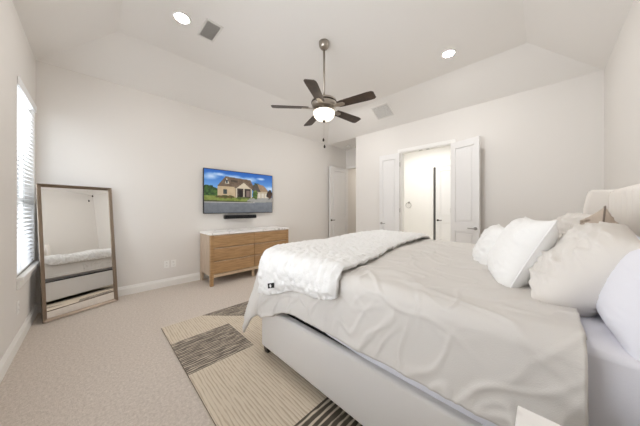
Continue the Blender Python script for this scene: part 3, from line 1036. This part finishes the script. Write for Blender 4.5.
def cloth_obj(name, mat, X, Y, fn, parent=None, thick=0.02, sub=1):
    bm_ = BM()
    vs = [[bm_.verts.new(fn(x, y)) for y in Y] for x in X]
    for i in range(len(X) - 1):
        for j in range(len(Y) - 1):
            bm_.faces.new((vs[i][j], vs[i + 1][j], vs[i + 1][j + 1], vs[i][j + 1]))
    bmesh.ops.recalc_face_normals(bm_, faces=bm_.faces)
    o = put(name, bm_, mat, parent, smooth=True, origin=(-0.8, 2.0, 0.5) if not parent else None)
    # make sure the outside is up
    if sum(p.normal.z for p in o.data.polygons) < 0:
        o.data.flip_normals()
    s = o.modifiers.new('thickness', 'SOLIDIFY'); s.thickness = thick; s.offset = -1 if thick > 0 else 1
    if sub:
        q = o.modifiers.new('sub', 'SUBSURF'); q.levels = sub; q.render_levels = sub
    return o


def ridge(t):
    return 1 - abs(2 * (t - math.floor(t)) - 1)


def duvet_point(x, y):
    over = 0.425 + 0.02 * nz(x * 2.2, 7.1) + 0.012 * nz(x * 7, 2.2)
    g = max(0.0, min(1.0, (-1.25 - x) / 0.45)); g = g * g * (3 - 2 * g)
    yn = CY0 + RAD
    if y < yn:
        y = yn - (yn - y) * (1 + 0.38 * g)
    p, n, rho = lay_cloth(x, y, 0.0)
    w = 0.0
    top = 1.0 if rho < 0.08 else max(0.0, 1 - (rho - 0.08) / 0.15)
    # soft swells and drawn folds on the top
    w += top * (0.008 * nz(x * 2.6, y * 2.2, 1.0) + 0.006 * nz(x * 6 + y * 2.5, y * 4 - x, 5.0))
    f1 = nz(x * 2.0 + y * 5.0 + 0.8 * nz(x * 3, y * 3), x * 1.0 - y * 0.7, 9.0)
    w += top * 0.008 * max(0, 1 - abs(f1) * 9)
    f3 = nz(x * 4.5 + y * 3.0 + nz(x * 3, y * 4, 2), y * 4.2 - x * 2.5, 21.0)
    w += top * 0.006 * max(0, 1 - abs(f3) * 10)
    # long vertical folds on the hanging sides
    if rho > 0.05:
        k = min((rho - 0.05) / 0.25, 1.0)
        s = x if y < 2 or y > 2.9 else y
        w += k * (0.012 * nz(s * 4.5 + 0.6 * nz(s * 2, rho * 3), rho * 1.5, 3.0) + 0.006 * nz(s * 13 + rho * 3, rho * 2.5, 8.0))
        f2 = nz(s * 3.6 + rho * 4.2 + 0.5 * nz(s * 4, rho * 4), rho * 2.0 - s, 13.0)
        w += k * 0.007 * max(0, 1 - abs(f2) * 11)
        f4 = nz(s * 7.5 + rho * 2.0 + 0.6 * nz(s * 5, rho * 6, 3), rho * 3.5 + s * 1.5, 17.0)
        w += k * 0.006 * max(0, 1 - abs(f4) * 10)
        hem = max(0.0, min(1.0, (rho - 0.33) / 0.09))
        w += hem * 0.006
    # puckers near the sewn edge by the pillows
    edge = max(0.0, 1 - (0.10 - x) / 0.22)
    w += edge * 0.008 * nz(x * 6, (y if rho < 0.1 else rho + 1) * 16, 4.0)
    q = p + n * w
    return q


def lin_sp(a, b, n):
    return [a + (b - a) * i / n for i in range(n + 1)]


OV = 0.425
Xd = lin_sp(CXF + RAD - OV, 0.085, 250)
Yd = lin_sp(CY0 + RAD - 0.395, CY1 - RAD + OV, 300)
duv = cloth_obj('duvet', M['duvet'], Xd, Yd, duvet_point, thick=0.022, sub=0)
tag_(duv, 'greige linen duvet spread over the bed and hanging over its side', 'duvet')


# throw blanket across the foot of the bed
def throw_point(u, v):
    """u across the throw (0 at the foot side), v along it from the near hem to the far hem."""
    y_un = CY0 + RAD - 0.26 + v * (CY1 - CY0 - 2 * RAD + 0.26 + 0.30)
    near_k = max(0.0, 1 - v / 0.25)
    x0 = CXF + RAD - 0.19 + 0.225 * min(1, near_k * 1.6)
    x1 = -0.83 - 0.24 * min(1, v * 1.25) + 0.025 * math.sin(v * 9)
    x = x0 + u * (x1 - x0)
    y_un += near_k * (0.11 - 0.19 * (1 - u)) * 1.0 * (1 - v * 2) - 0.02 * near_k * math.sin(u * 9)
    yb = y_un
    base, n, rho = lay_cloth(x, yb, 0.060, flare=0.45)
    puff = 0.010 * nz(x * 3, yb * 3, 2.0)
    # rows of small gathered tufts
    f1_ = noise.voronoi(Vector((x * 21 + 0.3 * nz(x * 7, yb * 7), yb * 21, 0.5)))[0][0]
    puff += 0.016 * (1 - min(1.0, f1_ * 1.25) ** 1.6) - 0.008 + 0.002 * nz(x * 40, yb * 40)
    puff += 0.055 * max(0, 1 - abs(v - 0.70) / 0.20) * max(0, 1 - abs(u - 0.55) / 0.5) ** 0.7
    ed = min(u, 1 - u, v * 2.2, (1 - v) * 2.2)
    puff -= 0.020 * max(0.0, 1 - ed / 0.05)
    return base + n * puff


bm = BM()
grid(bm, lambda a, b: throw_point(a, b), 150, 340)
thr = put('throw_blanket', bm, M['throw'], smooth=True, origin=(-1.3, 2.0, 0.9))
if sum(p.normal.z for p in thr.data.polygons) < 0:
    thr.data.flip_normals()
s_ = thr.modifiers.new('thickness', 'SOLIDIFY'); s_.thickness = 0.022; s_.offset = -1
tag_(thr, 'fluffy white throw blanket laid across the foot of the bed', 'blanket')
a, b, c, d = (throw_point(*q) for q in ((0.21, 0.020), (0.29, 0.020), (0.29, 0.034), (0.21, 0.034)))
n_ = Vector((-0.25, -0.95, 0.2)).normalized() * 0.004
bm = BM(); prism(bm, [p + n_ * 1.5 for p in (a, b, c, d)], n_)
lab = put('care_label', bm, M['tag'], thr)
lab['label'] = 'black woven label'
bm = BM()
cc = [a.lerp(b, t).lerp(d.lerp(c, t), 0.5) for t in (0.25, 0.40, 0.55, 0.70)]
for p in cc:
    dx = (b - a) * 0.05; dz_ = (d - a) * 0.14
    prism(bm, [p + n_ * 2.55 + s1 * dx + s2 * dz_ for s1, s2 in ((-1, -1), (1, -1), (1, 1), (-1, 1))], n_ * 0.1)
put('stitching', bm, M['tag_thread'], lab)


# ------------------------------------------------------------------ pillows
def pillow(name, label, cat, mat, c, ax, ay, W, Hh, Tt, seed, wr=1.0, piping=None, ears=0.07, sag=0.0, group=None, seam=0.004):
    """Pillow centred at c; ax: its width direction, ay: its height direction."""
    ax = Vector(ax).normalized(); ay = Vector(ay); ay = (ay - ax * ay.dot(ax)).normalized()
    az = ax.cross(ay).normalized()
    c = Vector(c)
    def surf(u, v, side):
        # outline with pulled-in sides and pointed corners
        x = W / 2 * u * (1 - ears * (1 - v * v) * abs(u) ** 3)
        y = Hh / 2 * v * (1 - ears * (1 - u * u) * abs(v) ** 3)
        e = max(0.0, (1 - u ** 4)) * max(0.0, (1 - v ** 4))
        t = Tt / 2 * (e ** 0.55) * (1 - 0.25 * (u * u + v * v) / 2)
        k = seed * 3.7
        wv_ = 0.008 * nz(u * 1.6 + k, v * 1.6, side * 2) + 0.002 * nz(u * 4 + k, v * 3 + u * 2, side)
        f = nz(u * 1.6 + v * 2.6 + k, v * 1.2 - u * 0.7, side + 7.0)
        wv_ += 0.013 * max(0, 1 - abs(f) * 6)
        f = nz(u * 2.2 - v * 3.2 + k + 5, v * 1.4 + u, side + 11.0)
        wv_ += 0.010 * max(0, 1 - abs(f) * 7)
        for q, (fa, fb, am) in enumerate(((1.1, 4.0, 0.011), (1.5, 6.0, 0.008), (0.8, 9.0, 0.006))):
            g = nz(u * fa + 0.35 * nz(u * 2, v * 3, q + k) + k, (v + 0.25 * u * u) * fb * 0.5, side * 3.0 + q)
            wv_ += am * (1 - min(1, abs(g) * 4.5)) * (0.35 + 0.65 * max(0.0, -v) if q else 0.5 + 0.5 * abs(v))
        for q, (fa, fb, am) in enumerate(((0.9, 3.4, 0.009), (1.6, 4.6, 0.007))):     # creases pressed in
            g = nz(u * fa + 0.5 * nz(u * 1.5, v * 2, q + k + 9) + k, (v - 0.35 * u) * fb * 0.5 + q, side * 5.0 + q + 30)
            wv_ -= am * max(0.0, 1 - abs(g) * 9)
        t += wr * wv_ * min(1, e * 1.6)
        y -= sag * (1 - v) * 0.5 * (u * u) * 0.1
        return c + ax * x + ay * y + az * (side * max(t, 0.0))
    bm_ = BM()
    n = 72
    def sp(i): 
        q = -1 + 2 * i
        return math.copysign(1 - (1 - abs(q)) ** 1.6, q)
    for side in (1, -1):
        grid(bm_, lambda a_, b_: surf(sp(a_), sp(b_), side), n, n)
    bmesh.ops.remove_doubles(bm_, verts=bm_.verts, dist=1e-4)
    root_ = put(name, bm_, mat, smooth=True, origin=c - Vector((0, 0, Hh / 2)))
    tag_(root_, label, cat, group)
    if not seam:
        return root_
    bm_ = BM()      # sewn edge
    loop = []
    m = 40
    for i in range(m): loop.append((-1 + 2 * i / m, -1))
    for i in range(m): loop.append((1, -1 + 2 * i / m))
    for i in range(m): loop.append((1 - 2 * i / m, 1))
    for i in range(m + 1): loop.append((-1, 1 - 2 * i / m))
    tube(bm_, [surf(p[0], p[1], 1) for p in loop], seam, 6)
    put('seam', bm_, piping or mat, root_, smooth=True)
    return root_


pillow('bed_pillow', 'plain white pillow nearest the nightstand, upright against the headboard', 'pillow', M['sheet'],
       (0.235, 1.46, 0.985), (0, 1, 0), (0.28, 0, 0.96), 0.74, 0.35, 0.17, 1, 0.12, seam=0.003)
pillow('bed_pillow', 'large wrinkled greige pillow leaning on the nearest white one', 'pillow', M['greige_linen'],
       (0.140, 1.60, 1.020), (0.05, 0.97, 0.08), (0.64, -0.26, 0.68), 0.62, 0.385, 0.25, 2, 1.2, seam=0, sag=0.6)
pillow('bed_pillow', 'greige pillow half hidden behind the two white accent pillows', 'pillow', M['greige_linen'],
       (0.10, 2.52, 1.04), (0, 1, 0), (0.6, 0, 0.8), 0.72, 0.46, 0.22, 3, 1.0, seam=0)
pillow('accent_pillow', 'larger nearer white accent pillow leaning on the big greige pillow', 'pillow', M['white_linen'],
       (-0.118, 1.715, 1.022), (-0.25, 0.97, 0), (0.42, 0.10, 0.9), 0.52, 0.42, 0.18, 4, 0.35)
pillow('accent_pillow', 'smaller farther white accent pillow at the front of the pillow row', 'pillow', M['white_linen'],
       (-0.295, 2.15, 0.97), (-0.25, 0.97, 0), (0.42, 0.10, 0.9), 0.50, 0.36, 0.17, 5, 0.35)
pillow('cushion', 'shiny taupe cushion with dark edge peeking out by the headboard', 'cushion', M['taupe'],
       (0.185, 2.05, 1.0), (-0.12, 0.85, -0.50), (0.10, 0.50, 0.84), 0.40, 0.42, 0.14, 6, 1.2, piping=M['piping'])

# ------------------------------------------------------------------ nightstand
ns = thing('nightstand', 'white nightstand with marble top, its corner beside the bed', 'nightstand', (0.22, 0.63, 0))
nx0, nx1, ny0, ny1, nt = -0.058, 0.50, 0.42, 0.868, 0.70
bm = BM(); box(bm, nx0, nx1, ny0, ny1, nt - 0.028, nt)
put('top', bm, M['marble'], ns, bevel=0.003)
bm = BM()
box(bm, nx0 + 0.022, nx1 - 0.01, ny0 + 0.012, ny0 + 0.030, 0.14, nt - 0.028); box(bm, nx0 + 0.022, nx1 - 0.01, ny1 - 0.030, ny1 - 0.012, 0.14, nt - 0.028)
box(bm, nx1 - 0.022, nx1 - 0.01, ny0 + 0.03, ny1 - 0.03, 0.14, nt - 0.028); box(bm, nx0 + 0.022, nx1 - 0.022, ny0 + 0.03, ny1 - 0.03, 0.14, 0.158)
put('body', bm, M['nightstand'], ns, bevel=0.002)
for z0, z1 in ((0.165, 0.410), (0.418, 0.664)):
    bm = BM(); box(bm, nx0 + 0.004, nx0 + 0.022, ny0 + 0.014, ny1 - 0.014, z0, z1); box(bm, nx0 + 0.022, nx1 - 0.05, ny0 + 0.04, ny1 - 0.04, z0 + 0.01, z1 - 0.06)
    d = put('drawer', bm, M['nightstand'], ns, bevel=0.003)
    bm = BM(); lathe(bm, [(0.006, 0), (0.006, 0.014), (0.014, 0.018), (0.014, 0.026), (0, 0.027)], n=16, mx=Matrix.Translation((nx0 + 0.004, (ny0 + ny1) / 2, (z0 + z1) / 2)) @ Matrix.Rotation(R(-90), 4, 'Y'))
    put('knob', bm, M['nickel'], d, smooth=True)
for x in (nx0 + 0.025, nx1 - 0.06):
    for y in (ny0 + 0.014, ny1 - 0.054):
        bm = BM(); box(bm, x, x + 0.04, y, y + 0.04, 0, 0.14)
        put('leg', bm, M['wood_pale'], ns, bevel=0.003)
